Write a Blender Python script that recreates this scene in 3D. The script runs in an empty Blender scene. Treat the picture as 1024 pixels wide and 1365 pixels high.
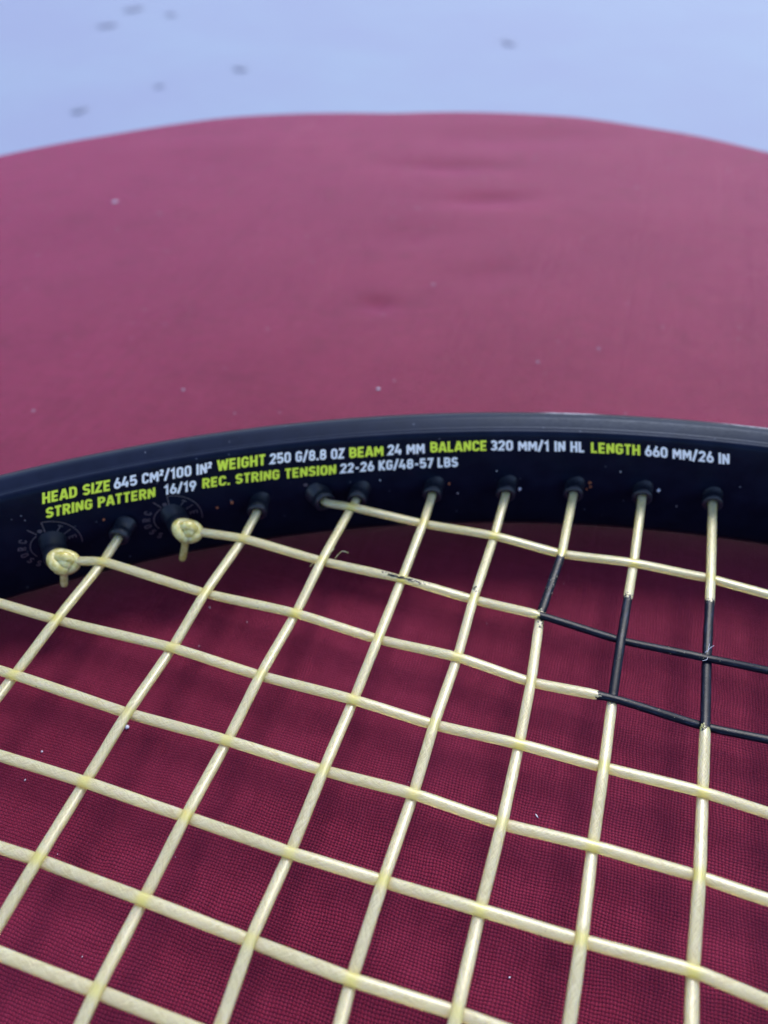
import bpy, math, random, bisect
import numpy as np
from mathutils import Vector, Matrix
random.seed(4)
MM = 0.001
sc = bpy.context.scene

# ------------------------------------------------------------------ camera
CAM_Z = 111.65
cam_d = bpy.data.cameras.new('camera'); cam = bpy.data.objects.new('camera', cam_d)
sc.collection.objects.link(cam); sc.camera = cam
rx = Vector((0.99999, -0.00299, 0.0)); dn = Vector((-0.00208, -0.69670, -0.71736)); fd = Vector((-0.00214, 0.71735, -0.69671))
m = Matrix.Identity(4)
fd.normalize(); dn = (dn - fd*dn.dot(fd)).normalized(); rx = dn.cross(fd)
up = -dn
m.col[0][:3] = rx; m.col[1][:3] = up; m.col[2][:3] = -fd; m.col[3][:3] = (0, 0, CAM_Z*MM)
cam.matrix_world = m
cam_d.sensor_fit = 'VERTICAL'; cam_d.sensor_height = 24.0; cam_d.sensor_width = 18.0
cam_d.lens = 24.0*1080/1365
cam_d.clip_start = 0.005; cam_d.clip_end = 200
cam_d.dof.use_dof = True; cam_d.dof.focus_distance = 0.112; cam_d.dof.aperture_fstop = 11.8

# ------------------------------------------------------------------ world, sun, exposure
SUN_EL = math.radians(53); SUN_AZ = math.radians(27)      # azimuth from +Y towards +X
w = bpy.data.worlds.new('World'); sc.world = w; w.use_nodes = True
nt = w.node_tree; bg = nt.nodes['Background']
sky = nt.nodes.new('ShaderNodeTexSky'); sky.sky_type = 'NISHITA'; sky.sun_disc = False
sky.sun_elevation = SUN_EL; sky.sun_rotation = SUN_AZ; sky.air_density = 1.0; sky.dust_density = 1.0; sky.ozone_density = 1.0
nt.links.new(sky.outputs[0], bg.inputs[0]); bg.inputs[1].default_value = 0.13
sl = bpy.data.lights.new('sun', 'SUN'); sl.energy = 1.1; sl.angle = math.radians(15); sl.color = (1.0, 0.97, 0.93)
so = bpy.data.objects.new('sun', sl); sc.collection.objects.link(so)
sd = Vector((math.sin(SUN_AZ)*math.cos(SUN_EL), math.cos(SUN_AZ)*math.cos(SUN_EL), math.sin(SUN_EL)))
so.rotation_euler = sd.to_track_quat('Z', 'Y').to_euler()
so.location = sd*1.0
sc.view_settings.view_transform = 'Standard'; sc.view_settings.look = 'None'
sc.view_settings.exposure = 1.42; sc.view_settings.gamma = 1.0
# ------------------------------------------------------------------ helpers
def link(name, me, mat=None, parent=None):
    o = bpy.data.objects.new(name, me)
    sc.collection.objects.link(o)
    if mat is not None: me.materials.append(mat)
    if parent is not None: o.parent = parent
    return o
def mesh(name, V, F, smooth=True):
    me = bpy.data.meshes.new(name)
    me.from_pydata([(x*MM, y*MM, z*MM) for x, y, z in V], [], F)
    if smooth: me.polygons.foreach_set('use_smooth', [True]*len(me.polygons))
    me.update(); return me
def tag(o, label=None, cat=None, group=None, kind=None):
    for k, v in (('label', label), ('category', cat), ('group', group), ('kind', kind)):
        if v: o[k] = v
    return o
def empty(name, loc=(0, 0, 0)):
    o = bpy.data.objects.new(name, None); sc.collection.objects.link(o); o.location = [c*MM for c in loc]; o.empty_display_size = .02
    return o
def new_mat(name):
    mt = bpy.data.materials.new(name); mt.use_nodes = True
    return mt, mt.node_tree, mt.node_tree.nodes['Principled BSDF']
class NT:
    """small shorthand for node graphs"""
    def __init__(s, t): s.t = t
    def n(s, typ, **kw):
        nd = s.t.nodes.new(typ)
        for k, v in kw.items(): setattr(nd, k, v)
        return nd
    def put(s, sock, v):
        if hasattr(v, 'is_output') or hasattr(v, 'links'): s.t.links.new(v, sock)
        else: sock.default_value = v
    def m(s, op, a, b=None, c=None, clamp=False):
        nd = s.n('ShaderNodeMath', operation=op); nd.use_clamp = clamp
        for i, v in enumerate((a, b, c)):
            if v is not None: s.put(nd.inputs[i], v)
        return nd.outputs[0]
    def mix(s, f, a, b):
        nd = s.n('ShaderNodeMix', data_type='RGBA')
        s.put(nd.inputs[0], f); s.put(nd.inputs[6], a); s.put(nd.inputs[7], b)
        return nd.outputs[2]
    def noise(s, vec, scale, detail=2, rough=.5, dim='3D'):
        nd = s.n('ShaderNodeTexNoise', noise_dimensions=dim)
        s.put(nd.inputs['Vector'], vec); nd.inputs['Scale'].default_value = scale
        nd.inputs['Detail'].default_value = detail; nd.inputs['Roughness'].default_value = rough
        return nd.outputs[0]
    def ramp(s, f, a, b, lo=0., hi=1.):
        nd = s.n('ShaderNodeMapRange'); nd.clamp = True; nd.interpolation_type = 'SMOOTHSTEP'
        s.put(nd.inputs[0], f)
        for i, v in zip((1, 2, 3, 4), (a, b, lo, hi)): nd.inputs[i].default_value = v
        return nd.outputs[0]
    def mm(s, coord='Object'):
        """object coordinates in millimetres"""
        tc = s.n('ShaderNodeTexCoord'); v = s.n('ShaderNodeVectorMath', operation='SCALE')
        s.t.links.new(tc.outputs[coord], v.inputs[0]); v.inputs[3].default_value = 1000.
        return v.outputs[0]
    def xyz(s, v):
        nd = s.n('ShaderNodeSeparateXYZ'); s.put(nd.inputs[0], v); return nd.outputs
    def comb(s, x, y, z=0.):
        nd = s.n('ShaderNodeCombineXYZ')
        for i, v in enumerate((x, y, z)): s.put(nd.inputs[i], v)
        return nd.outputs[0]
    def bump(s, h, dist, strength=1., normal=None):
        nd = s.n('ShaderNodeBump'); nd.inputs['Strength'].default_value = strength; nd.inputs['Distance'].default_value = dist
        s.put(nd.inputs['Height'], h)
        if normal is not None: s.put(nd.inputs['Normal'], normal)
        return nd.outputs[0]
def srgb(r, g, b):
    f = lambda c: (c/255/12.92) if c/255 <= .04045 else ((c/255+.055)/1.055)**2.4
    return (f(r), f(g), f(b), 1)

# ------------------------------------------------------------------ materials
def cloth_material():
    mt, t, p = new_mat('burgundy_woven_cloth'); g = NT(t)
    v = g.mm()
    rot = g.n('ShaderNodeVectorRotate', rotation_type='Z_AXIS'); g.put(rot.inputs['Vector'], v)
    rot.inputs['Angle'].default_value = math.radians(17)
    wob = g.n('ShaderNodeTexNoise'); g.put(wob.inputs['Vector'], v); wob.inputs['Scale'].default_value = .12; wob.inputs['Detail'].default_value = 3
    wv = g.n('ShaderNodeVectorMath', operation='MULTIPLY_ADD'); g.put(wv.inputs[0], wob.outputs[1]); wv.inputs[1].default_value = (1.6, 1.6, 0); g.put(wv.inputs[2], rot.outputs[0])
    x, y, z = g.xyz(wv.outputs[0])
    P = 0.455
    u = g.m('DIVIDE', x, P); q = g.m('DIVIDE', y, P*.95)
    fu = g.m('FLOOR', u); fq = g.m('FLOOR', q)
    par = g.m('PINGPONG', g.m('ADD', fu, fq), 1.0)          # checker 0/1
    fru = g.m('FRACT', u); frq = g.m('FRACT', q)
    su = g.m('SINE', g.m('MULTIPLY', fru, math.pi)); sq = g.m('SINE', g.m('MULTIPLY', frq, math.pi))
    # each thread rides over in its own cell: rounded across, arched along
    warp = g.m('MULTIPLY', g.m('POWER', su, .6), g.m('MULTIPLY_ADD', g.m('POWER', sq, .7), .6, .4))
    weft = g.m('MULTIPLY', g.m('POWER', sq, .6), g.m('MULTIPLY_ADD', g.m('POWER', su, .7), .6, .4))
    h0 = g.m('ADD', g.m('MULTIPLY', warp, par), g.m('MULTIPLY', g.m('MULTIPLY', weft, .85), g.m('SUBTRACT', 1., par)))
    tn = g.noise(g.comb(fu, fq), 3.7, 1, .5)                # one tone per thread crossing
    ta = g.noise(g.comb(fu, 3.), .9, 1); tb = g.noise(g.comb(7., fq), .9, 1)
    fib = g.noise(v, 9., 2, .7)
    thick = g.m('ADD', g.m('MULTIPLY', ta, .5), g.m('MULTIPLY', tb, .5))
    h = g.m('MULTIPLY', h0, g.m('MULTIPLY_ADD', thick, 1.3, .35))
    slub = g.noise(v, .35, 3, .6)
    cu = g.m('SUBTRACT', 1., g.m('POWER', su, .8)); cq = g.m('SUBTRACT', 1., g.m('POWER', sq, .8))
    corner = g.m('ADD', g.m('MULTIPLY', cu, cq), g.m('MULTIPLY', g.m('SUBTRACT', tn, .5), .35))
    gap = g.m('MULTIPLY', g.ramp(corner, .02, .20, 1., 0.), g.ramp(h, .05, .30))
    base = g.mix(g.ramp(slub, .3, .7), (0.066, 0.0036, 0.0080, 1), (0.088, 0.0050, 0.0110, 1))
    light = g.mix(g.ramp(g.m('ADD', g.m('MULTIPLY', tn, .6), g.m('MULTIPLY', fib, .4)), .35, .75), base, (0.165, 0.021, 0.036, 1))
    lw = g.mix(g.ramp(slub, .25, .75, .35, .85), base, light)
    lw = g.mix(g.m('MULTIPLY', g.m('SUBTRACT', 1., par), .22), lw, (0.035, 0.0025, 0.007, 1))
    col = g.mix(gap, (0.003, 0.0001, 0.0004, 1), lw)  # shade down in the gaps between threads, painted into the base colour
    # faded blotches over the large surface
    fade = g.ramp(g.noise(v, .022, 5, .62), .38, .70)
    col = g.mix(g.m('MULTIPLY', fade, .30), col, (0.17, 0.019, 0.046, 1))
    blot = g.ramp(g.noise(v, .07, 5, .68), .50, .72)
    col = g.mix(g.m('MULTIPLY', blot, .35), col, (0.030, 0.0012, 0.004, 1))
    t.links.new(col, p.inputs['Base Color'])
    g.put(p.inputs['Sheen Weight'], g.m('SUBTRACT', 1., g.m('ADD', g.m('MULTIPLY', blot, .22), g.m('MULTIPLY', fade, .12))))
    p.inputs['Roughness'].default_value = .62
    p.inputs['Specular IOR Level'].default_value = .85; p.inputs['Specular Tint'].default_value = (1., .12, .35, 1)
    p.inputs['Sheen Roughness'].default_value = .30
    p.inputs['Sheen Tint'].default_value = (1., .14, .385, 1)
    b1 = g.bump(h, .00013, .9)
    b2 = g.bump(g.noise(v, 6., 3, .7), .00006, .6, b1)
    t.links.new(b2, p.inputs['Normal'])
    return mt

def string_material():
    mt, t, p = new_mat('translucent_multifilament_string'); g = NT(t)
    uvn = g.n('ShaderNodeUVMap', uv_map='UVMap')
    a, l, _ = g.xyz(uvn.outputs[0])                         # a: 0..1 round the string, l: mm along it
    tw = g.m('ADD', a, g.m('MULTIPLY', l, .11))
    tw2 = g.m('SUBTRACT', a, g.m('MULTIPLY', l, .09))
    f1 = g.noise(g.comb(g.m('MULTIPLY', tw, 44.), g.m('MULTIPLY', l, .25)), 1., 2, .6)
    f2 = g.noise(g.comb(g.m('MULTIPLY', tw2, 52.), g.m('MULTIPLY', l, .3), 5.), 1., 2, .6)
    fil = g.m('ADD', g.m('MULTIPLY', f1, .5), g.m('MULTIPLY', f2, .5))
    col = g.mix(g.ramp(fil, .42, .58), (0.62, 0.575, 0.38, 1), (0.98, 0.95, 0.77, 1))
    big = g.noise(g.comb(l, a), .09, 2, .6)
    col = g.mix(g.ramp(big, .4, .75, 0, .45), col, (0.78, 0.74, 0.62, 1))
    at = g.n('ShaderNodeAttribute', attribute_name='press')
    pv = g.ramp(g.noise(g.mm(), .11, 1), .35, .65, .5, .9)
    col = g.mix(g.m('MULTIPLY', at.outputs['Fac'], pv), col, (0.88, 0.82, 0.30, 1))
    ink = g.n('ShaderNodeAttribute', attribute_name='ink')
    inkn = g.noise(g.comb(g.m('MULTIPLY', a, 7.), g.m('MULTIPLY', l, 1.1), 2.), 1., 5, .75)
    im = g.ramp(g.m('ADD', ink.outputs['Fac'], g.m('MULTIPLY_ADD', inkn, 2.8, -1.4)), .44, .60)
    worn = g.ramp(g.noise(g.comb(g.m('MULTIPLY', a, 14.), g.m('MULTIPLY', l, .35), 9.), 1., 5, .8), .50, .72, 0., .75)
    inkc = g.mix(worn, (0.0015, 0.0030, 0.0090, 1), (0.034, 0.050, 0.100, 1))
    col = g.mix(im, col, inkc)
    t.links.new(col, p.inputs['Base Color'])
    clear = g.m('SUBTRACT', 1., im)
    t.links.new(g.m('MULTIPLY', clear, .9), p.inputs['Subsurface Weight'])
    p.inputs['Subsurface Radius'].default_value = (1., .85, .35); p.inputs['Subsurface Scale'].default_value = .0018
    p.inputs['Roughness'].default_value = .42; p.inputs['Specular IOR Level'].default_value = .3; p.inputs['IOR'].default_value = 1.5
    g.put(p.inputs['Specular IOR Level'], g.m('MULTIPLY_ADD', im, -.2, .34))
    g.put(p.inputs['Roughness'], g.m('MULTIPLY_ADD', im, -.1, .42))
    t.links.new(g.m('MULTIPLY', clear, .7), p.inputs['Coat Weight']); p.inputs['Coat Roughness'].default_value = .28; p.inputs['Coat Tint'].default_value = (1., .94, .66, 1)
    t.links.new(g.m('MULTIPLY', clear, .58), p.inputs['Transmission Weight'])
    t.links.new(g.bump(fil, .00004, .6), p.inputs['Normal'])
    return mt

def knot_material():
    mt, t, p = new_mat('knotted_clear_yellow_string'); g = NT(t)
    v = g.mm()
    n1 = g.noise(v, 1.3, 3, .6)
    t.links.new(g.mix(g.ramp(n1, .35, .7), (0.66, 0.56, 0.15, 1), (0.90, 0.83, 0.42, 1)), p.inputs['Base Color'])
    p.inputs['Subsurface Weight'].default_value = .5; p.inputs['Subsurface Radius'].default_value = (1, .8, .3); p.inputs['Subsurface Scale'].default_value = .0012
    p.inputs['Roughness'].default_value = .36; p.inputs['Coat Weight'].default_value = .25; p.inputs['Coat Roughness'].default_value = .25; p.inputs['Transmission Weight'].default_value = .35
    t.links.new(g.bump(n1, .0002, .3), p.inputs['Normal'])
    return mt

def frame_material():
    mt, t, p = new_mat('scuffed_black_lacquer'); g = NT(t)
    v = g.mm()
    n1 = g.noise(v, .25, 4, .6); n2 = g.noise(v, 2.2, 4, .7)
    base = g.mix(g.ramp(n1, .3, .7), (0.0030, 0.0042, 0.0130, 1), (0.0052, 0.0070, 0.0195, 1))
    # rubbed white scuffs along the crest of the hoop
    at = g.n('ShaderNodeAttribute', attribute_name='scuff')
    sx = g.n('ShaderNodeMapping'); g.put(sx.inputs[0], v); sx.inputs['Scale'].default_value = (1.1, 6., 6.); sx.inputs['Rotation'].default_value = (0, 0, .1)
    n3 = g.noise(sx.outputs[0], .9, 6, .75)
    sm = g.m('MULTIPLY', g.ramp(at.outputs['Fac'], .12, .7), g.ramp(n3, .42, .56))
    base = g.mix(g.m('MULTIPLY', sm, .8), base, (0.50, 0.52, 0.58, 1))
    # fine dust
    vor = g.n('ShaderNodeTexVoronoi'); g.put(vor.inputs['Vector'], v); vor.inputs['Scale'].default_value = .42
    d = g.ramp(vor.outputs['Distance'], .035, .09, 1., 0.)
    d = g.m('MULTIPLY', d, g.ramp(g.noise(v, .13, 1), .45, .6))
    base = g.mix(g.m('MULTIPLY', d, .35), base, (0.35, 0.38, 0.5, 1))
    t.links.new(base, p.inputs['Base Color'])
    t.links.new(g.m('ADD', g.ramp(n2, .3, .7, .34, .44), g.m('MULTIPLY', sm, .3)), p.inputs['Roughness'])
    p.inputs['Specular IOR Level'].default_value = .13; p.inputs['Specular Tint'].default_value = (.45, .65, 1., 1)
    t.links.new(g.bump(n2, .00004, .25), p.inputs['Normal'])
    return mt

def plain(name, col, rough=.5, bump=0, scale=2., var=.15, **kw):
    mt, t, p = new_mat(name); g = NT(t); v = g.mm(); n = g.noise(v, scale, 4, .6)
    dk = tuple(c*(1-var) for c in col[:3])+(1,); lt = tuple(min(1, c*(1+var)) for c in col[:3])+(1,)
    t.links.new(g.mix(g.ramp(n, .3, .7), dk, lt), p.inputs['Base Color'])
    p.inputs['Roughness'].default_value = rough
    for k, val in kw.items(): p.inputs[k.replace('_', ' ')].default_value = val
    if bump: t.links.new(g.bump(n, bump, .5), p.inputs['Normal'])
    return mt

def ground_material():
    mt, t, p = new_mat('pale_concrete'); g = NT(t); v = g.mm()
    n = g.noise(v, .0012, 5, .6); n2 = g.noise(v, .02, 5, .65)
    c = g.mix(g.ramp(n, .3, .72), (0.200, 0.223, 0.332, 1), (0.214, 0.263, 0.352, 1))
    c = g.mix(g.ramp(n2, .35, .7, 0, .25), c, (0.204, 0.228, 0.314, 1))
    t.links.new(c, p.inputs['Base Color']); p.inputs['Roughness'].default_value = .8
    t.links.new(g.bump(n2, .002, .4), p.inputs['Normal'])
    return mt

M_CLOTH = cloth_material(); M_STRING = string_material(); M_KNOT = knot_material(); M_FRAME = frame_material()
M_GROM = plain('navy_black_nylon', (0.006, 0.0085, 0.018, 1), .42, .00003, 1.5)
M_GREEN = plain('yellow_green_print', (0.75, 0.92, 0.075, 1), .5, 0, 3., .08)
M_WHITE = plain('bluish_white_print', (0.86, 0.90, 0.98, 1), .5, 0, 3., .06)
M_GREY = plain('dim_grey_print', (0.065, 0.058, 0.080, 1), .5, 0, 3., .25)
M_GROUND = ground_material()
M_STAIN = plain('dark_ground_stain', (0.190, 0.213, 0.310, 1), .8, 0, .01, .1)
M_LINT = plain('white_lint', (0.75, 0.75, 0.85, 1), .8, 0, 3., .1)
M_RUST = plain('orange_grime', (0.34, 0.10, 0.04, 1), .7, 0, 3., .3)
M_UNDER = plain('grey_laminate', (0.45, 0.45, 0.46, 1), .5)
M_METAL = plain('grey_metal', (0.3, 0.3, 0.32, 1), .35, 0, 1., .1, Metallic=1.)

# ------------------------------------------------------------------ ground and table
GZ = -450.
me = mesh('ground', [(-60000, -60000, GZ), (60000, -60000, GZ), (60000, 60000, GZ), (-60000, 60000, GZ)], [(0, 1, 2, 3)], False)
tag(link('ground', me, M_GROUND), kind='structure')
def stain(x, y, r, seed):
    rnd = random.Random(seed); n = 22; V = [(x, y, GZ+4)]; F = []
    for i in range(n):
        a = 2*math.pi*i/n; q = r*(1+.25*math.sin(2*a+seed)+.15*rnd.uniform(-1, 1))
        V.append((x+q*math.cos(a), y+1.15*q*math.sin(a), GZ+4)); F.append((0, 1+i, 1+(i+1) % n))
    return V, F
SV, SF = [], []
for i, (x, y, r) in enumerate([(-695, 2578, 21), (-726, 2407, 19), (-579, 2512, 12), (-329, 2029, 14), (305, 2235, 17), (-623, 1756, 15), (-489, 1908, 9)]):
    V, F = stain(x, y, r, i); b = len(SV); SV += V; SF += [tuple(k+b for k in f) for f in F]
tag(link('ground_stains', mesh('ground_stains', SV, SF, False), M_STAIN), kind='structure')

TC = (2.6, 113.3); TR = 237.5
def cloth_h(x, y):
    """gentle creases running along the weave, more of them beyond the racket"""
    a = math.radians(-17); u = x*math.cos(a)+y*math.sin(a); v = -x*math.sin(a)+y*math.cos(a)
    h = 0
    return h
CREASES = [ # x, y, length, width, height, angle: folds in the far cloth (mm)
    (22, 290, 34, 5, -1.1, -4), (34, 262, 26, 4, -1.2, 3), (10, 236, 30, 6, -.5, 8), (-2, 195, 9, 3, -.9, -5), (30, 212, 20, 5, -.6, 20),
    (50, 318, 55, 8, -1.0, 2), (-60, 310, 60, 9, .6, 6), (80, 250, 70, 12, .5, -8), (-90, 230, 60, 14, -.5, 12), (-30, 180, 80, 10, .3, -6)]
def fh(x, y):
    h = 0
    for cx, cy, L, Wd, H, an in CREASES:
        H = H*1.35
        a = math.radians(an); dx, dy = x-cx, y-cy
        p = dx*math.cos(a)+dy*math.sin(a); q = -dx*math.sin(a)+dy*math.cos(a)
        e = (p/(.62*L))**2+(q/(1.35*Wd))**2
        if e < 12: h += .75*H*math.exp(-e)
    return h
EDGE = [(-139.9, 304.2), (-103.8, 325.2), (-63.1, 343.2), (-33.4, 347.4), (2.9, 347.), (27.2, 348.6), (77.7, 342.), (99.3, 331.7), (119.7, 321.), (140.4, 304.1)]
EA = sorted((math.degrees(math.atan2(y-TC[1], x-TC[0])), math.hypot(x-TC[0], y-TC[1])-TR) for x, y in EDGE)
EA = [(EA[0][0]-25, 0)]+EA+[(EA[-1][0]+25, 0)]
def wobble(a):
    d = math.degrees(a) % 360
    if d <= EA[0][0] or d >= EA[-1][0]: return 1.2*math.sin(7*a)
    v = [np.interp(d+k, [e[0] for e in EA], [e[1] for e in EA]) for k in (-1.2, 0, 1.2)]
    return float(np.mean(v))
def build_cloth():
    NA = 420; V = []; F = []
    rs = list(np.linspace(0, 1, 130)[1:])
    ER = 3.5; WB = [wobble(2*math.pi*i/NA) for i in range(NA)]
    for j, rr in enumerate(rs):
        for i in range(NA):
            a = 2*math.pi*i/NA
            wob = WB[i]
            R = TR-ER+wob
            r = rr*R; x, y = TC[0]+r*math.cos(a), TC[1]+r*math.sin(a)
            V.append((x, y, fh(x, y)*min(1, (1-rr)*14)))
    for k in range(1, 9):                       # rolled edge
        t = k/8*math.pi/2
        for i in range(NA):
            a = 2*math.pi*i/NA
            wob = WB[i]
            r = TR-ER+wob+ER*math.sin(t)
            V.append((TC[0]+r*math.cos(a), TC[1]+r*math.sin(a), -ER+ER*math.cos(t)))
    for k in range(1, 26):                      # hanging skirt with folds
        d = k/25
        for i in range(NA):
            a = 2*math.pi*i/NA
            wob = WB[i]
            fold = d*(7*math.sin(17*a+1.2*math.sin(3*a)) + 3*math.sin(29*a+1))
            r = TR+wob+fold*min(1., d*2)-2*d
            V.append((TC[0]+r*math.cos(a), TC[1]+r*math.sin(a), -ER-d*190-4*math.sin(5*a)*d))
    n = len(V)//NA
    for j in range(n-1):
        for i in range(NA):
            k = (i+1) % NA
            F.append((j*NA+i, (j+1)*NA+i, (j+1)*NA+k, j*NA+k))
    V.append((TC[0], TC[1], 0)); c = len(V)-1
    for i in range(NA): F.append((c, i, (i+1) % NA))
    return mesh('tablecloth', V, F)
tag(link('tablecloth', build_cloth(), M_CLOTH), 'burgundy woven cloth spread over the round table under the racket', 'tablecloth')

def lathe(prof, n=48, cx=0, cy=0):
    V = []; F = []
    for r, z in prof:
        for i in range(n):
            a = 2*math.pi*i/n; V.append((cx+r*math.cos(a), cy+r*math.sin(a), z))
    for j in range(len(prof)-1):
        for i in range(n):
            k = (i+1) % n; F.append((j*n+i, j*n+k, (j+1)*n+k, (j+1)*n+i))
    F.append(tuple(range(n))[::-1]); F.append(tuple((len(prof)-1)*n+i for i in range(n)))
    return V, F
tab = tag(empty('round_table', (TC[0], TC[1], GZ)), 'small round table hidden beneath the burgundy cloth', 'table')
V, F = lathe([(222, -24.), (226, -20.), (226, -7.), (223, -3.5)], 96)
link('table_top', mesh('table_top', [(x, y, z-GZ) for x, y, z in V], F, False), M_UNDER, tab)
V, F = lathe([(150, 0.), (150, 8.), (60, 18.), (22, 30.), (20, 60.), (20, -GZ-60), (40, -GZ-26.)], 48)
link('pedestal', mesh('pedestal', V, F), M_METAL, tab)

# ------------------------------------------------------------------ the racket
ZS = 12.6                                       # height of the string plane over the cloth
rk = tag(empty('tennis_racket'), 'black tennis racket with pale yellow strings lying face up on burgundy cloth', 'tennis racket')
HC=(21.8,-14.4)
def _ell(phi,rot,a=165.,b=124.):
    t=phi-rot
    return 1/math.sqrt((math.cos(t)/a)**2+(math.sin(t)/b)**2)
def _ss(x): x=min(1,max(0,x)); return x*x*(3-2*x)
def hoop_r(phi):
    d=math.degrees(phi)%360
    if 60<=d<=133: w=1
    elif d<60: w=_ss((d-15)/45)
    else: w=_ss((183-d)/50)
    return w*_ell(phi,math.radians(-.74))+(1-w)*_ell(phi,math.radians(-17.7),168,124.5)
HN=1440
HP=[]
for i in range(HN):
    ph=2*math.pi*i/HN;r=hoop_r(ph);HP.append((HC[0]+r*math.cos(ph),HC[1]+r*math.sin(ph)))
HS=[0.]
for i in range(HN):
    a,b=HP[i],HP[(i+1)%HN];HS.append(HS[-1]+math.hypot(b[0]-a[0],b[1]-a[1]))
def hoop_at(s):
    import bisect
    s=s%HS[-1];i=min(HN-1,bisect.bisect_right(HS,s)-1);t=(s-HS[i])/(HS[i+1]-HS[i])
    a,b=HP[i],HP[(i+1)%HN]
    c,d=HP[i-1],HP[(i+2)%HN]
    x=a[0]+(b[0]-a[0])*t;y=a[1]+(b[1]-a[1])*t
    tx=(b[0]-c[0])*(1-t)+(d[0]-a[0])*t;ty=(b[1]-c[1])*(1-t)+(d[1]-a[1])*t;l=math.hypot(tx,ty)
    return x,y,tx/l,ty/l   # outward normal = (ty,-tx)

def hpt(s, out, z):                             # point on the hoop: arc length, distance out from the inner wall, height
    x, y, tx, ty = hoop_at(s); return (x+ty*out, y-tx*out, z)
PROFILE = [(0.55, 2.0), (0.0, 3.2), (-.15, 6), (-.1, 9), (-.05, 12.6), (0, 17), (.05, 21), (.2, 23.0), (.45, 23.7), (.85, 24.0), (1.25, 23.9), (1.8, 23.55), (2.5, 23.6), (3.8, 24.3), (5.2, 24.25), (6.6, 23.6), (7.9, 22.4), (9.0, 20.6), (9.9, 18.2),
           (10.3, 15.5), (9.6, 14.6), (9.3, 13), (9.3, 11.5), (9.6, 10.2), (10.3, 9.4), (10.0, 7), (9.2, 4.6), (7.9, 2.6), (6.2, 1.2), (4.5, .5), (2.8, .35), (1.4, .9)]
def build_frame():
    N = 720; L = HS[-1]; n = len(PROFILE); V = []; F = []; scuff = []
    for i in range(N):
        s = L*i/N
        for (o_, z) in PROFILE:
            V.append(hpt(s, o_, z))
            top = max(0, 1-((o_-6.9)/1.7)**2) if z > 20 else 0
            a = 0
            for s0, w_, k in ((210.5, 5., 1.), (180, 6, .9), (195, 9, .15)):
                a = max(a, k*math.exp(-((s-s0)/w_)**2))
            scuff.append(top*a)
    for i in range(N):
        j = (i+1) % N
        for k in range(n):
            l = (k+1) % n; F.append((i*n+k, j*n+k, j*n+l, i*n+l))
    me = mesh('frame', V, F)
    at = me.attributes.new('scuff', 'FLOAT', 'POINT'); at.data.foreach_set('value', scuff)
    return me
frame = link('frame', build_frame(), M_FRAME, rk)

# ---- tubes
def frames_along(P):
    T = []
    for i in range(len(P)):
        a = P[max(0, i-1)]; b = P[min(len(P)-1, i+1)]; T.append((b-a).normalized())
    return T
def tube(P, R, sides=12, uv=True, attrs=None, cap=True, name='tube', flat=0, upv=Vector((0, 0, 1))):
    """P: Vectors in mm, R: radius or list, attrs: {name: f(i, angle)}"""
    P = [Vector(p) for p in P]; T = frames_along(P); V = []; F = []; UV = []; A = {k: [] for k in (attrs or {})}
    if not hasattr(R, '__len__'): R = [R]*len(P)
    l = 0; Ls = []; nprev = None
    for i, p in enumerate(P):
        if i: l += (p-P[i-1]).length
        Ls.append(l)
        nrm = (upv if nprev is None else nprev); nrm = (nrm-T[i]*nrm.dot(T[i])).normalized()
        if nprev is None and nrm.length < .5: nrm = T[i].orthogonal().normalized()
        nprev = nrm; bi = T[i].cross(nrm)
        for k in range(sides):
            a = 2*math.pi*k/sides
            if flat:
                ca, sa = math.cos(a), math.sin(a); e = 2/2.7
                V.append(tuple(p+(nrm*math.copysign(abs(ca)**e, ca)*flat+bi*math.copysign(abs(sa)**e, sa))*R[i]))
            else: V.append(tuple(p+(nrm*math.cos(a)+bi*math.sin(a))*R[i]))
            for nm in A: A[nm].append(attrs[nm](i, a))
    for i in range(len(P)-1):
        for k in range(sides):
            q = (k+1) % sides
            F.append((i*sides+k, i*sides+q, (i+1)*sides+q, (i+1)*sides+k)); UV += [(k/sides, Ls[i]), ((k+1)/sides, Ls[i]), ((k+1)/sides, Ls[i+1]), (k/sides, Ls[i+1])]
    if cap:
        F.append(tuple(range(sides))[::-1]); UV += [(0, 0)]*sides
        F.append(tuple((len(P)-1)*sides+k for k in range(sides))); UV += [(0, Ls[-1])]*sides
    me = mesh(name, V, F)
    ul = me.uv_layers.new(name='UVMap'); ul.data.foreach_set('uv', [c for q in UV for c in q])
    for nm in A: me.attributes.new(nm, 'FLOAT', 'POINT').data.foreach_set('value', A[nm])
    return me

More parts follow.
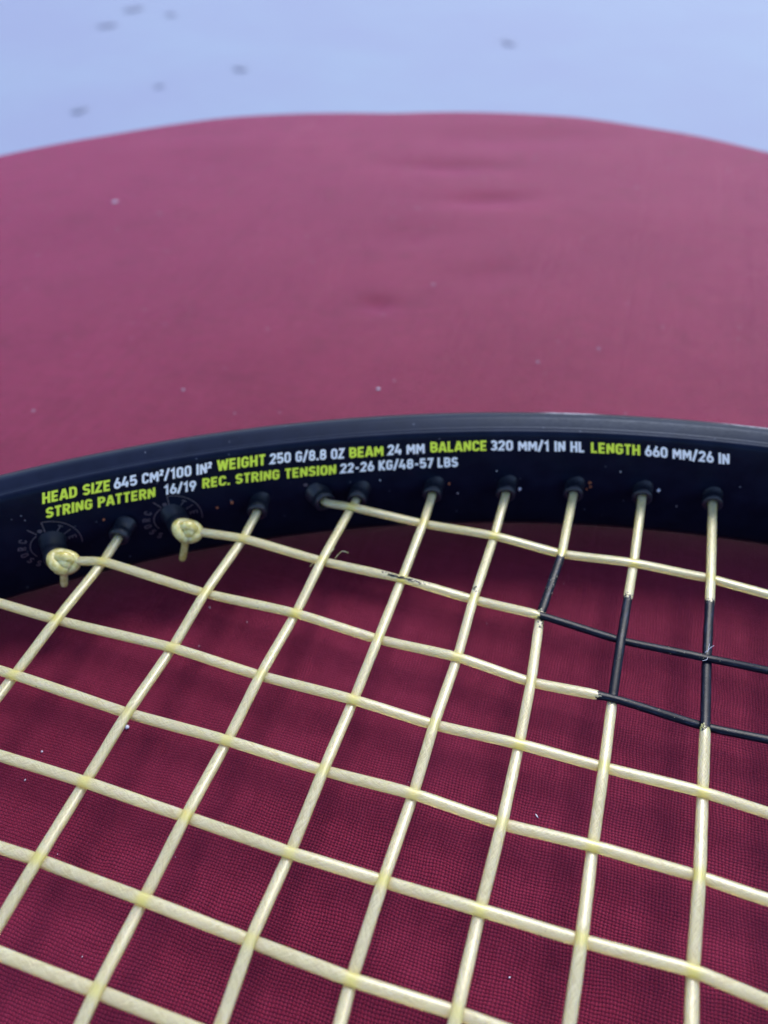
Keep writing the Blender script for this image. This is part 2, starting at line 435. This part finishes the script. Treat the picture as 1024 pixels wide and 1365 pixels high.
# ---- string lattice: where strings meet, in mm on the string plane (x, y), steep string number x shallow string letter
XING = {
 0: dict(c=(-46.7, 90.4), d=(-50.9, 78.2), e=(-54.1, 68.1)),
 1: dict(b=(-24.2, 95.6), c=(-28.8, 83.5), d=(-32.0, 72.9), e=(-36.2, 61.7), f=(-39.4, 51.4), g=(-42.5, 41.3)),
 2: dict(a=(-6.0, 103.2), b=(-10.6, 90.4), c=(-14.0, 79.4), d=(-18.3, 67.9), e=(-21.6, 57.4), f=(-25.4, 46.7), g=(-28.6, 36.6), h=(-31.7, 27.0)),
 3: dict(a=(6.5, 99.1), b=(2.6, 86.4), c=(-1.2, 74.4), d=(-4.6, 63.8), e=(-8.3, 53.0), f=(-11.8, 42.1), g=(-15.5, 32.1)),
 4: dict(a=(18.5, 96.1), b=(13.8, 82.1), c=(10.6, 71.1), d=(6.6, 59.8), e=(3.5, 49.7), f=(-0.4, 38.7), g=(-3.9, 28.1)),
 5: dict(a=(29.3, 91.9), b=(23.9, 78.9), c=(20.9, 66.7), d=(18.0, 56.8), e=(14.5, 45.7), f=(10.9, 35.4), g=(7.5, 24.9)),
 6: dict(a=(40.8, 89.8), b=(35.4, 74.1), c=(32.1, 64.0), d=(28.8, 53.4), e=(25.4, 42.9), f=(22.1, 32.1)),
 7: dict(a=(52.5, 86.4), b=(47.4, 70.8), c=(43.9, 59.4), d=(40.9, 49.9), e=(37.5, 39.2), f=(33.9, 29.0))}
O_ = np.array([11.70846, 53.55586]); RT = np.array([0.95254311, -0.30440372]); FW = np.array([-0.30440372, -0.95254311])
def uv2w(u, v):
    d = np.array([u, v])-O_; return (float(d@RT), float(d@FW))
def w2uv(x, y):
    p = O_+x*RT+y*FW; return float(p[0]), float(p[1])
US = [-104., -81.5, -60.5, -41.2, -26.1, -12.3, 0., 11.4, 22.9, 35.4, 48.2, 61.2, 74.4, 88, 102, 117, 133, 150, 168]       # steep strings
U0 = 2                                                       # index of steep string 0
VS = [-43.6, -29., -17.2, -5.8, 5.4, 16.8, 27.6, 37.5, 48.5, 60., 72., 83.7, 94, 105, 116, 127, 139, 150, 164]  # shallow strings, letters a..h then on
LET = 'abcdefghijklmnopqrs'
def steep_on_top(i, j): return (i-U0+j) % 2 == 1
AMP = .40
def node(i, j):
    k = i-U0; L_ = LET[j]
    if k in XING and L_ in XING[k]: return XING[k][L_]
    return uv2w(US[i], VS[j])
def inside(p, marg=0.):
    dx, dy = p[0]-HC[0], p[1]-HC[1]
    return math.hypot(dx, dy) < hoop_r(math.atan2(dy, dx))-marg
def wall_from(p, d):
    """walk from p along d until the inner wall"""
    x, y = p
    while inside((x, y)): x += d[0]*.25; y += d[1]*.25
    return (x, y)
def arc_of(p):
    ph = math.atan2(p[1]-HC[1], p[0]-HC[0]) % (2*math.pi); f_ = ph/(2*math.pi)*HN; i = int(f_)
    return HS[i]+(HS[i+1]-HS[i])*(f_-i)
# mouths of the grommets seen at the top of the picture (steep strings 0..7) and the wall points behind them
GM = [(-45.5, 95.7), (-22.6, 101.8), (-5.2, 104.8), (8.3, 106.1), (21.5, 106.2), (33.6, 106.2), (45.7, 105.3), (57.8, 103.7)]
GB = [(-45.0, 99.0), (-22.4, 105.8), (-4.5, 108.4), (8.9, 109.5), (22.2, 109.7), (34.4, 109.3), (46.5, 108.1), (58.5, 106.3)]
TIEM = {'c': (-54.6, 90.6), 'b': (-35.2, 97.9), 'a': (-10.7, 104.4)}    # mouths of the three tie-off grommets
TIEB = {'c': hoop_at(301.2)[:2], 'b': hoop_at(280.8)[:2], 'a': hoop_at(255.3)[:2]}
def adj(p, z):                                  # shift a measured crossing for the height of its own string
    k = 1-z/(CAM_Z-ZS); return (p[0]*k, p[1]*k)
GROMS = []
def grommet_mesh(B, Mo, r0=1.68, r1=1.66, bore=.9, name='grommet'):
    B = Vector((B[0], B[1], ZS)); Mo = Vector((Mo[0], Mo[1], ZS)); ax = Mo-B
    prof = [(-.12, r0*1.12), (.03, r0*1.12), (.07, r0*1.02), (.5, r0), (.62, r1*1.0), (.66, r1*1.07), (.93, r1*1.07), (1.0, r1*.98), (1.02, bore*1.15), (.95, bore), (.3, bore)]
    V = []; F = []; n = 24; T = ax.normalized(); N_ = Vector((0, 0, 1)); Bi = T.cross(N_)
    for t, r in prof:
        for k in range(n):
            a = 2*math.pi*k/n; rr = r*(1+.03*math.sin(3*a+B.x)); V.append(tuple(B+ax*t+(N_*math.cos(a)+Bi*math.sin(a))*rr))
    for j in range(len(prof)-1):
        for k in range(n):
            q = (k+1) % n; F.append((j*n+k, j*n+q, (j+1)*n+q, (j+1)*n+k))
    F.append(tuple((len(prof)-1)*n+k for k in range(n)))
    me = mesh(name, V, F); return me

INK_SHALLOW = {'b': [(24.6, 200, 1., 0)], 'c': [(32.0-3.3, 200, 1., 0)]}
def clampd(v, lo, hi): return max(0., min(1., (v-lo)/(hi-lo)))
def ink_fn(fam, idx, P):
    """printed emblem on the strings: returns f(i, angle)"""
    def band(v, a, b, s=.9): return clampd(v, a-s, a+s)*(1-clampd(v, b-s, b+s))
    def f(i, ang):
        p = P[i]; topness = .5+.5*math.cos(ang)
        if fam == 'shallow':
            if idx == 'b':
                r = band(p.x, 23.6, 90)
                r = max(r, band(p.x, -0.6, 6.2, 1.5)*clampd(math.cos(ang-.15), .80, .96)*.75)
                return r
            if idx == 'c': return band(p.x, 30.0, 90)
        else:
            if idx == 5: return max(band(p.y, 79.4, 91.0, .7)*.86, band(p.y, 76.0, 79.4, .8)*.50*clampd(math.cos(ang-.6), .3, .9))
            if idx == 6: return band(p.y, 63.2, 82.5, 1.1)
            if idx == 7: return band(p.y, 59.0-.4, 81.5, 1.3)
            if idx == 4: return band(p.y, 82.6, 84.2, .4)*.52*clampd(math.cos(ang+.5), .6, .9)
        return 0.
    return f
def slim(ink):                                  # the inked stretch reads thinner
    return ink
def make_string(nodes, ends, fam, idx, vis):
    """nodes: list of (x, y, z offset); ends: extra points before and after"""
    pts = [Vector((x, y, ZS+z)) for x, y, z in ends[0]]+[Vector((*adj((x, y), z), ZS+z)) for x, y, z in nodes]+[Vector((x, y, ZS+z)) for x, y, z in ends[1]]
    step = .45 if vis else 3.
    P = []; press = []
    nn = len(ends[0])
    for a in range(len(pts)-1):
        A, B = pts[a], pts[a+1]; L_ = (B-A).length; n = max(2, int(L_/step))
        for k in range(n):
            t = k/n; e = t*t*(3-2*t)
            q = A.lerp(B, t); q.z = A.z+(B.z-A.z)*(.55*e+.45*t)
            P.append(q)
            da = t*L_; db = (1-t)*L_
            pr = 0
            if a >= nn and a < nn+len(nodes): pr = max(pr, 1-clampd(da, .35, 1.15))
            if a+1 >= nn and a+1 < nn+len(nodes): pr = max(pr, 1-clampd(db, .35, 1.15))
            press.append(pr)
    P.append(pts[-1]); press.append(0)
    if vis:                                     # soften the bends
        for _ in range(3):
            P = [P[0]]+[(P[i-1]+P[i]*2+P[i+1])/4 for i in range(1, len(P)-1)]+[P[-1]]
    fi = ink_fn(fam, idx, P)
    rad = []
    for i in range(len(P)):
        k = max(fi(i, 0), fi(i, 1.0)) if vis else 0
        s = .19 if fam == 'shallow' else .06
        r = .735*(1-s*min(1, k))*(1-.06*press[i])+.010*math.sin(P[i].x*.7+P[i].y*.9)
        rad.append(r)
    return tube(P, rad, 24 if vis else 8, attrs={'ink': fi, 'press': lambda i, a: press[i]}, name='string', flat=.80)
D_ST = (float(-FW[1])*0+0.0, 0.0)
dS = np.array(uv2w(0, -1))-np.array(uv2w(0, 0)); dS = dS/np.linalg.norm(dS)      # steep, going away from the camera
dH = np.array(uv2w(1, 0))-np.array(uv2w(0, 0)); dH = dH/np.linalg.norm(dH)       # shallow, going right
grom_pts = []
for i in range(len(US)):
    nodes = []
    for j in reversed(range(len(VS))):          # from near to far
        p = node(i, j)
        if i-U0 == 0 and LET[j] in 'ab': continue
        if i-U0 == 1 and LET[j] == 'a': continue
        if inside(p, 1.5): nodes.append((p[0], p[1], AMP if steep_on_top(i, j) else -AMP))
    if len(nodes) < 2: continue
    k = i-U0
    near = wall_from(nodes[0][:2], -dS); e0 = [(near[0]-dS[0]*-1*0, near[1], 0.)]
    g0 = (near[0]+dS[0]*3, near[1]+dS[1]*3); grom_pts.append((near, g0, 'far'))
    e0 = [(near[0]-dS[0]*1.5, near[1]-dS[1]*1.5, 0.), (g0[0], g0[1], 0.)]
    if (nodes[0][0]-g0[0])**2+(nodes[0][1]-g0[1])**2 < 4: nodes = nodes[1:]
    if 0 <= k < 8:
        e1 = [(GM[k][0], GM[k][1], 0.), (GB[k][0], GB[k][1], 0.)]; grom_pts.append((GB[k], GM[k], 'near'))
    else:
        w_ = wall_from(nodes[-1][:2], dS); g1 = (w_[0]-dS[0]*3, w_[1]-dS[1]*3); grom_pts.append((w_, g1, 'far'))
        if (nodes[-1][0]-g1[0])**2+(nodes[-1][1]-g1[1])**2 < 4: nodes = nodes[:-1]
        e1 = [(g1[0], g1[1], 0.), (w_[0], w_[1], 0.)]
    vis = -1 <= k <= 9
    o = link('string', make_string(nodes, (e0, e1), 'steep', k, vis), M_STRING, rk)
for j in range(len(VS)):
    nodes = []
    for i in range(len(US)):
        p = node(i, j)
        L_ = LET[j]; k = i-U0
        if (L_ == 'a' and k < 2) or (L_ == 'b' and k < 1) or (L_ == 'c' and k < 0): continue
        if inside(p, 1.5): nodes.append((p[0], p[1], -AMP if steep_on_top(i, j) else AMP))
    if len(nodes) < 2: continue
    L_ = LET[j]
    if L_ in TIEM:
        e0 = [(TIEB[L_][0], TIEB[L_][1], 0.), (TIEM[L_][0], TIEM[L_][1], 0.)]; grom_pts.append((TIEB[L_], TIEM[L_], 'tie'))
    else:
        w_ = wall_from(nodes[0][:2], -dH); g1 = (w_[0]+dH[0]*3, w_[1]+dH[1]*3); grom_pts.append((w_, g1, 'far'))
        if (nodes[0][0]-g1[0])**2+(nodes[0][1]-g1[1])**2 < 4: nodes = nodes[1:]
        e0 = [(w_[0], w_[1], 0.), (g1[0], g1[1], 0.)]
    w_ = wall_from(nodes[-1][:2], dH); g1 = (w_[0]-dH[0]*3, w_[1]-dH[1]*3); grom_pts.append((w_, g1, 'far'))
    if (nodes[-1][0]-g1[0])**2+(nodes[-1][1]-g1[1])**2 < 4: nodes = nodes[:-1]
    e1 = [(g1[0], g1[1], 0.), (w_[0], w_[1], 0.)]
    link('string', make_string(nodes, (e0, e1), 'shallow', L_, j < 9), M_STRING, rk)
for B_, M_, kd in grom_pts:
    if kd == 'tie': me = grommet_mesh(B_, M_, 2.05, 1.8, 1.2)
    else: me = grommet_mesh(B_, M_)
    link('grommet', me, M_GROM, rk)

# ---- tie-off knots
def knot(c, tail_to, seed, ang):
    """a squat double hitch: fat loop, a strand crossing it and a packed centre"""
    C_ = Vector((c[0], c[1], ZS+c[2]))
    view = Vector((-c[0], -c[1], CAM_Z-ZS)).normalized()
    ex = Vector((math.cos(ang), math.sin(ang), -.12)); ex = (ex-view*ex.dot(view)).normalized(); ey = view.cross(ex)
    ax = (view+Vector((.25, 0, .15))).normalized(); ex = (ex-ax*ex.dot(ax)).normalized(); ey = ax.cross(ex)
    P = []
    for k in range(70):
        t = 2*math.pi*(k/69*1.12)-1.9
        rx_ = 1.75*(1+.05*math.sin(2*t+seed)); ry_ = 1.38*(1-.18*max(0, math.sin(t))**3)
        P.append(C_+ex*rx_*math.cos(t)+ey*ry_*math.sin(t)+ax*(.42*math.sin(t*1.5+seed)+.3))
    kn = link('knot', tube(P, .92, 14, cap=True, name='knot'), M_KNOT, rk)
    Q = [C_+ex*(-1.5+3.1*k/14)+ey*(.0+.6*math.sin(k/14*math.pi*1.1))+ax*(.35+.95*math.sin(k/14*math.pi)) for k in range(15)]
    link('knot_turn', tube(Q, [.62+.32*math.sin(k/14*math.pi) for k in range(15)], 12, name='knot_turn'), M_KNOT, kn)
    Q = [C_+ex*(1.2-2.0*k/10)+ey*(-.35)+ax*(.1+.7*math.sin(k/10*math.pi)) for k in range(11)]
    link('knot_turn', tube(Q, [.6+.55*math.sin(k/10*math.pi) for k in range(11)], 12, name='knot_turn'), M_KNOT, kn)
    b_ = Vector((tail_to[0], tail_to[1], ZS+tail_to[2])); a_ = C_-ey*.9; mid = (a_+b_)/2+Vector((.15, .2, .1))
    T = [a_.lerp(mid, k/6) for k in range(6)]+[mid.lerp(b_, k/6) for k in range(7)]
    link('string_tail', tube(T, [.62]*12+[.52], 12, name='string_tail'), M_KNOT, kn)
knot((-53.2, 90.2, .25), (-53.8, 88.6, -4.0), 1, -.25)
knot((-34.0, 97.2, .35), (-35.4, 95.2, -4.9), 2, -.2)

# ---- printed lettering on the inner wall
L, Rr = .1, .5
def arc(cx, cy, r, a0, a1, n=5):
    return [(cx+r*math.cos(math.radians(a0+(a1-a0)*k/n)), cy+r*math.sin(math.radians(a0+(a1-a0)*k/n))) for k in range(n+1)]
r_ = .19
def rr(x0, y0, x1, y1, r=r_):                   # closed rounded box
    return arc(x1-r, y1-r, r, 0, 90)+arc(x0+r, y1-r, r, 90, 180)+arc(x0+r, y0+r, r, 180, 270)+arc(x1-r, y0+r, r, 270, 360)+[(x1, y1-r)]
GL = {
 'H': (.6, [[(L, 0), (L, 1)], [(Rr, 0), (Rr, 1)], [(L, .5), (Rr, .5)]]),
 'E': (.54, [[(L, 0), (L, 1)], [(L, .9), (.5, .9)], [(L, .5), (.46, .5)], [(L, .1), (.5, .1)]]),
 'A': (.64, [[(.06, 0), (.30, .98)], [(.34, .98), (.58, 0)], [(.15, .27), (.49, .27)]]),
 'D': (.6, [[(L, .1), (L, .9)]+arc(Rr-.22, .9-.22, .22, 90, 0)+arc(Rr-.22, .1+.22, .22, 0, -90)+[(L, .1), (L, .2)]]),
 'S': (.58, [arc(Rr-.2, .7, .2, 15, 90)+arc(L+.2, .7, .2, 90, 270)+arc(Rr-.2, .3, .2, 90, -90)+arc(L+.2, .3, .2, 270, 195)]),
 'I': (.22, [[(.11, 0), (.11, 1)]]),
 'Z': (.56, [[(.06, .9), (.47, .9), (.07, .1), (.52, .1)]]),
 'C': (.58, [arc(Rr-r_, .9-r_, r_, -10, 90)+arc(L+r_, .9-r_, r_, 90, 180)+arc(L+r_, .1+r_, r_, 180, 270)+arc(Rr-r_, .1+r_, r_, 270, 370)]),
 'G': (.6, [arc(Rr-r_, .9-r_, r_, 0, 90)+arc(L+r_, .9-r_, r_, 90, 180)+arc(L+r_, .1+r_, r_, 180, 270)+arc(Rr-r_, .1+r_, r_, 270, 360)+[(Rr, .47), (.3, .47)]]),
 'O': (.6, [rr(L, .1, Rr, .9)]), '0': (.6, [rr(L, .1, Rr, .9)]),
 'M': (.76, [[(L, 0), (L, .86)], [(L, .9), (.38, .38), (.66, .9)], [(.66, 0), (.66, .86)]]),
 'N': (.62, [[(L, 0), (L, .9)], [(L, .92), (.52, .08)], [(.52, .1), (.52, 1)]]),
 'W': (.84, [[(.06, 1), (.23, .02)], [(.23, .02), (.42, .92)], [(.42, .92), (.61, .02)], [(.61, .02), (.78, 1)]]),
 'T': (.54, [[(.02, .9), (.52, .9)], [(.27, .84), (.27, 0)]]),
 'L': (.5, [[(L, 1), (L, .1), (.47, .1)]]),
 'B': (.6, [[(L, .1), (L, .9)]+arc(Rr-.2, .7, .2, 90, -90)+[(.14, .5)], [(.2, .5)]+arc(Rr-.18, .3, .2, 90, -90)+[(L, .1)]]),
 'P': (.58, [[(L, 0), (L, .9)]+arc(Rr-.22, .68, .22, 90, -90)+[(.16, .46)]]),
 'R': (.6, [[(L, 0), (L, .9)]+arc(Rr-.21, .69, .21, 90, -90)+[(.16, .48)], [(.32, .44), (.53, 0)]]),
 'K': (.6, [[(L, 0), (L, 1)], [(.54, 1), (.18, .5), (.56, 0)]]),
 '1': (.42, [[(.04, .72), (.27, .93), (.27, 0)]]),
 '2': (.58, [arc(L+r_, .9-r_, r_, 180, 90)+arc(Rr-r_, .9-r_, r_, 90, -35)+[(L, .1), (.53, .1)]]),
 '3': (.58, [arc(Rr-.2, .7, .2, 150, 90)[0:0]+[(L, .8)]+arc(L+.18, .72, .18, 150, 90)+arc(Rr-.2, .7, .2, 90, -90)+[(.24, .5)], [(.3, .5)]+arc(Rr-.2, .3, .2, 90, -90)+arc(L+.2, .3, .2, 270, 200)]),
 '4': (.6, [[(.3, 1), (.06, .3), (.57, .3)], [(.42, .54), (.42, 0)]]),
 '5': (.58, [[(.5, .9), (.12, .9), (.1, .52)]+arc(Rr-.2, .36, .2, 90, 0)+arc(Rr-.2, .3, .2, 0, -90)+arc(L+.18, .28, .18, 270, 190)]),
 '6': (.58, [rr(L, .1, Rr, .56, .18), [(.36, 1), (.13, .48)]]),
 '7': (.54, [[(.04, .9), (.48, .9), (.2, 0)]]),
 '8': (.6, [rr(.12, .52, .48, .9, .16), rr(L, .1, Rr, .52, .18)]),
 '9': (.58, [rr(L, .44, Rr, .9, .18), [(.24, 0), (.47, .52)]]),
 '/': (.44, [[(.04, -.06), (.38, 1.06)]]), '-': (.42, [[(.06, .42), (.36, .42)]]), '.': (.24, [[(.12, 0), (.12, .2)]]), ' ': (.26, [])}
def ribbon(P, hw):
    """flat mitred ribbon round a polyline; returns verts, quads"""
    V = []; n = len(P); F = []
    for i in range(n):
        a = P[max(0, i-1)]; b = P[i]; c = P[min(n-1, i+1)]
        d1 = (b[0]-a[0], b[1]-a[1]) if i else (c[0]-b[0], c[1]-b[1]); d2 = (c[0]-b[0], c[1]-b[1]) if i < n-1 else d1
        l1 = math.hypot(*d1) or 1; l2 = math.hypot(*d2) or 1
        n1 = (-d1[1]/l1, d1[0]/l1); n2 = (-d2[1]/l2, d2[0]/l2); mx, my = n1[0]+n2[0], n1[1]+n2[1]; k = mx*n1[0]+my*n1[1]
        k = max(k, .45)
        V += [(b[0]+mx/k*hw, b[1]+my/k*hw), (b[0]-mx/k*hw, b[1]-my/k*hw)]
    for i in range(n-1): F.append((2*i, 2*i+1, 2*i+3, 2*i+2))
    return V, F
def clean(P):
    o = [P[0]]
    for q in P[1:]:
        if math.hypot(q[0]-o[-1][0], q[1]-o[-1][1]) > 1e-4: o.append(q)
    return o
def print_text(txt, tl, bl, tr, br, mat, hw=.105, sup=None):
    """four corners are (arc length, height) on the inner wall"""
    sp = .085; x = 0; items = []
    k = 0
    while k < len(txt):
        ch = txt[k]
        if ch == '^':                           # raised small figure
            k += 1; w0, st = GL[txt[k]]; items.append((x, .52, .5, st)); x += w0*.55+sp
        else:
            w0, st = GL[ch]; items.append((x, 1., 0., st)); x += w0+sp
        k += 1
    W_ = x-sp; V = []; F = []; lay = 0
    W_ += .16
    for x0, s_, dy, st in items:
        x0 += .08
        for P in st:
            lay += 1
            rv, rf = ribbon(clean([(px*s_, py*s_+dy) for px, py in P]), hw*(s_*.3+.7))
            b = len(V)
            for px, py in rv:
                a = (x0+px)/W_; sT = tl[0]+(tr[0]-tl[0])*a; sB = bl[0]+(br[0]-bl[0])*a
                zT = tl[1]+(tr[1]-tl[1])*a; zB = bl[1]+(br[1]-bl[1])*a
                V.append(hpt(sB+(sT-sB)*py, -.10-.004*(lay % 7)-wall_off(zB+(zT-zB)*py), zB+(zT-zB)*py))
            F += [tuple(q+b for q in f_) for f_ in rf]
    tag(link('lettering', mesh('lettering', V, F, False), mat, rk), ('bluish white' if mat == M_WHITE else 'yellow-green')+' printed words '+txt.replace('^', ''))
def wall_off(z):                                # how far the wall profile lies inside the reference line at height z
    pr = [(z_, o_) for o_, z_ in PROFILE[1:9]]
    for (z0, o0), (z1, o1) in zip(pr, pr[1:]):
        if z0 <= z <= z1: return -(o0+(o1-o0)*(z-z0)/(z1-z0))
    return 0
TEXTS = [
('HEAD SIZE', (300.01, 23.22-.15), (300.62, 21.1-.15), (289.03, 22.76), (289.54, 20.56), 0), ('645 CM^2/100 IN^2', (288.79, 22.77), (289.28, 20.65), (272.46, 22.6), (272.8, 20.35), 1),
('WEIGHT', (271.8, 22.8), (272.14, 20.5), (263.34, 22.72), (263.59, 20.42), 0), ('250 G/8.8 OZ', (262.96, 22.7), (263.2, 20.43), (249.86, 22.27), (249.95, 20.0), 1),
('BEAM', (249.34, 22.25), (249.42, 19.98), (243.1, 22.26), (243.1, 19.98), 0), ('24 MM', (242.71, 22.27), (242.71, 19.98), (235.92, 22.3), (235.84, 20.0), 1),
('BALANCE', (235.26, 22.4), (235.18, 20.11), (225.08, 22.45), (224.89, 20.2), 0), ('320 MM/1 IN HL', (224.82, 22.46), (224.63, 20.25), (208.2, 22.4), (207.81, 20.15), 1),
('LENGTH', (207.42, 22.39), (207.03, 20.13), (198.72, 22.39), (198.24, 20.15), 0), ('660 MM/26 IN', (198.2, 22.36), (197.7, 20.1), (183.72, 22.11), (183.05, 19.8), 1),
('STRING PATTERN', (300.35, 19.99), (300.97, 17.81), (282.44, 19.35), (282.86, 17.15), 0), ('16/19', (281.26, 19.45), (281.67, 17.3), (275.63, 19.3), (276.02, 17.05), 1),
('REC. STRING TENSION', (274.83, 19.45), (275.19, 17.26), (251.44, 18.8), (251.54, 16.55), 0), ('22-26 KG/48-57 LBS', (251.04, 18.9), (251.14, 16.65), (229.96, 18.9), (229.81, 16.6), 1)]
for tx, a, b, c, d, k in TEXTS: print_text(tx, a, b, c, d, M_WHITE if k else M_GREEN)

# ---- tie-off marks: dial round a tie hole, dot, TIE inside and CROSS outside
def tie_mark(s0, z0, full=True):
    V = []; F = []; lay = [0]
    def put(P, hw):
        lay[0] += 1; rv, rf = ribbon(clean(P), hw); b = len(V)
        for x, y in rv: V.append(hpt(s0-x, -.10-.004*(lay[0] % 6)-wall_off(z0+y), z0+y))
        F.extend(tuple(q+b for q in f_) for f_ in rf)
    def disc(x, y, r):
        lay[0] += 1; b = len(V); pts = [(x, y)]+[(x+r*math.cos(k*math.pi/7), y+r*math.sin(k*math.pi/7)) for k in range(14)]
        for px, py in pts: V.append(hpt(s0-px, -.11-wall_off(z0+py), z0+py))
        F.extend((b, b+1+k, b+1+(k+1) % 14) for k in range(14))
    disc(-.55, 3.55, .40)
    if full:
        put(arc(0, 0, 5.3, 88, -12, 26), .10); put([(.18, 5.3), (.18, 3.1)], .11)
        put([(-2.3, 4.5), (-1.2, 3.0)], .12); put(arc(0, 0, 3.0, 116, 215, 18), .10)
        def on_arc(txt, R_, a0, da, size, flip):
            for k, ch in enumerate(txt):
                a = math.radians(a0+da*k); w0, st = GL[ch]
                for P in st:
                    Q = []
                    for px, py in P:
                        u = (px-w0/2)*size; v = (py-.5)*size
                        rad = R_+v; th = a-u/R_
                        Q.append((rad*math.cos(th), rad*math.sin(th)))
                    put(Q, .12)
        on_arc('TIE', 4.0, 52, -22, 1.45, False); on_arc('CROSS'[::-1], 4.3, 232, -21, 1.35, False)
    return link('tie_mark', mesh('tie_mark', V, F, False), M_GREY, rk)
tie_mark(301.9, 11.9); tie_mark(281.3, 11.6); tie_mark(256.7, 11.25, False)

# ---- grime and chips by the grommets, frayed filaments
def blob(c, r, seed, name, mat, par):
    rnd = random.Random(seed); bm_v = []; F = []; n, mrows = 8, 5
    for j in range(mrows+1):
        for k in range(n):
            a = 2*math.pi*k/n; b = math.pi*j/mrows; q = r*(1+.35*rnd.uniform(-1, 1))
            bm_v.append((c[0]+q*math.sin(b)*math.cos(a), c[1]+q*math.sin(b)*math.sin(a), c[2]+q*math.cos(b)))
    for j in range(mrows):
        for k in range(n): F.append((j*n+k, j*n+(k+1) % n, (j+1)*n+(k+1) % n, (j+1)*n+k))
    return link(name, mesh(name, bm_v, F), mat, par)
for s, z, r, mt in ((218.3, 11.2, .34, M_LINT), (193.5, 12.4, .30, M_LINT), (205.9, 13.2, .28, M_RUST), (205.6, 12.2, .24, M_RUST), (206.2, 11.6, .18, M_RUST), (231.3, 12.6, .25, M_RUST), (270.5, 12.9, .28, M_RUST), (273.2, 12.2, .25, M_RUST), (292.2, 14.6, .2, M_RUST),
                    (229.6, 10.2, .12, M_LINT), (243.9, 14.3, .14, M_LINT), (222.9, 15.5, .10, M_LINT), (189.5, 9., .10, M_LINT), (201, 16.2, .1, M_LINT)):
    blob(hpt(s, -.12, z), r, int(s), 'debris_speck', mt, frame)
def hair(pts, r, mat, par, name='frayed_fibre'):
    P = [Vector(p) for p in pts]; Q = []
    for a in range(len(P)-1):
        p0 = P[max(0, a-1)]; p1 = P[a]; p2 = P[a+1]; p3 = P[min(len(P)-1, a+2)]
        for k in range(6):
            t = k/6; Q.append(.5*((2*p1)+(p2-p0)*t+(2*p0-5*p1+4*p2-p3)*t*t+(3*p1-p0-3*p2+p3)*t**3))
    Q.append(P[-1]); return link(name, tube(Q, r, 5, name=name), mat, par)
x, y = 47.2, 70.9
hair([(x-.2, y+.3, 13.4), (x+.5, y+.7, 14.0), (x+1.1, y+1.0, 14.3)], .026, M_LINT, rk)
hair([(x+.1, y+.2, 13.6), (x+.5, y+1.1, 13.9), (x+.6, y+1.5, 14.1)], .024, M_LINT, rk)
hair([(x, y-.5, 13.4), (x-.5, y-1.2, 13.8), (x-1.1, y-1.3, 13.7)], .024, M_LINT, rk)
x, y = -10.6, 90.4
hair([(x+2.2, y+.2, 13.0), (x+3.3, y+1.3, 13.5), (x+4.4, y+1.2, 13.3)], .045, M_KNOT, rk)
hair([(x+.9, y+.9, 13.0), (x+1.8, y+1.7, 13.4), (x+1.9, y+2.3, 13.4)], .06, M_KNOT, rk)
hair([(x-1.1, y-.6, 13.0), (x-1.9, y-1.2, 12.6)], .06, M_KNOT, rk)

# ------------------------------------------------------------------ lint and crumbs on the cloth
LV, LF = [], []
def crumb(x, y, r, seed, el=1.):
    rnd = random.Random(seed); b = len(LV); n = 6; a0 = rnd.uniform(0, 3)
    LV.append((x, y, fh(x, y)+.15+r*.9)); LV.append((x, y, fh(x, y)+.05))
    for k in range(n):
        a = 2*math.pi*k/n; q = r*(1+.3*rnd.uniform(-1, 1)); px, py = q*el*math.cos(a), q*math.sin(a)
        LV.append((x+px*math.cos(a0)-py*math.sin(a0), y+px*math.sin(a0)+py*math.cos(a0), fh(x, y)+.12+r*.4))
    for k in range(n): LF.append((b, b+2+k, b+2+(k+1) % n)); LF.append((b+1, b+2+(k+1) % n, b+2+k))
for i, (x, y, r, e) in enumerate([(-40.2, 66.9, .38, 1), (-88.4, 260.4, .5, 2.2), (-1.7, 155.9, .42, 1), (-47.3, 155.9, .32, 1), (53., 172.8, .3, 1), (13.9, 44.5, .13, 1.5), (-52.2, 62.8, .16, 1.2), (-53.3, 58.2, .14, 1.4),
                                  (13.3, 205.4, .3, 1), (-80, 148, .25, 1)]):
    crumb(x, y, r, i, e)
rnd = random.Random(12)
for i in range(330):
    a = rnd.uniform(0, 2*math.pi); q = 215*math.sqrt(rnd.random())
    x, y = TC[0]+q*math.cos(a), TC[1]+q*math.sin(a)
    r = .05+.07*rnd.random()**2 if y < 130 else .08+.10*rnd.random()**3
    crumb(x, y, r, 100+i, rnd.choice((1, 1.5, 3)))
tag(link('lint', mesh('lint', LV, LF), M_LINT), 'tiny pale lint and crumbs scattered over the burgundy cloth', 'lint', kind='stuff')
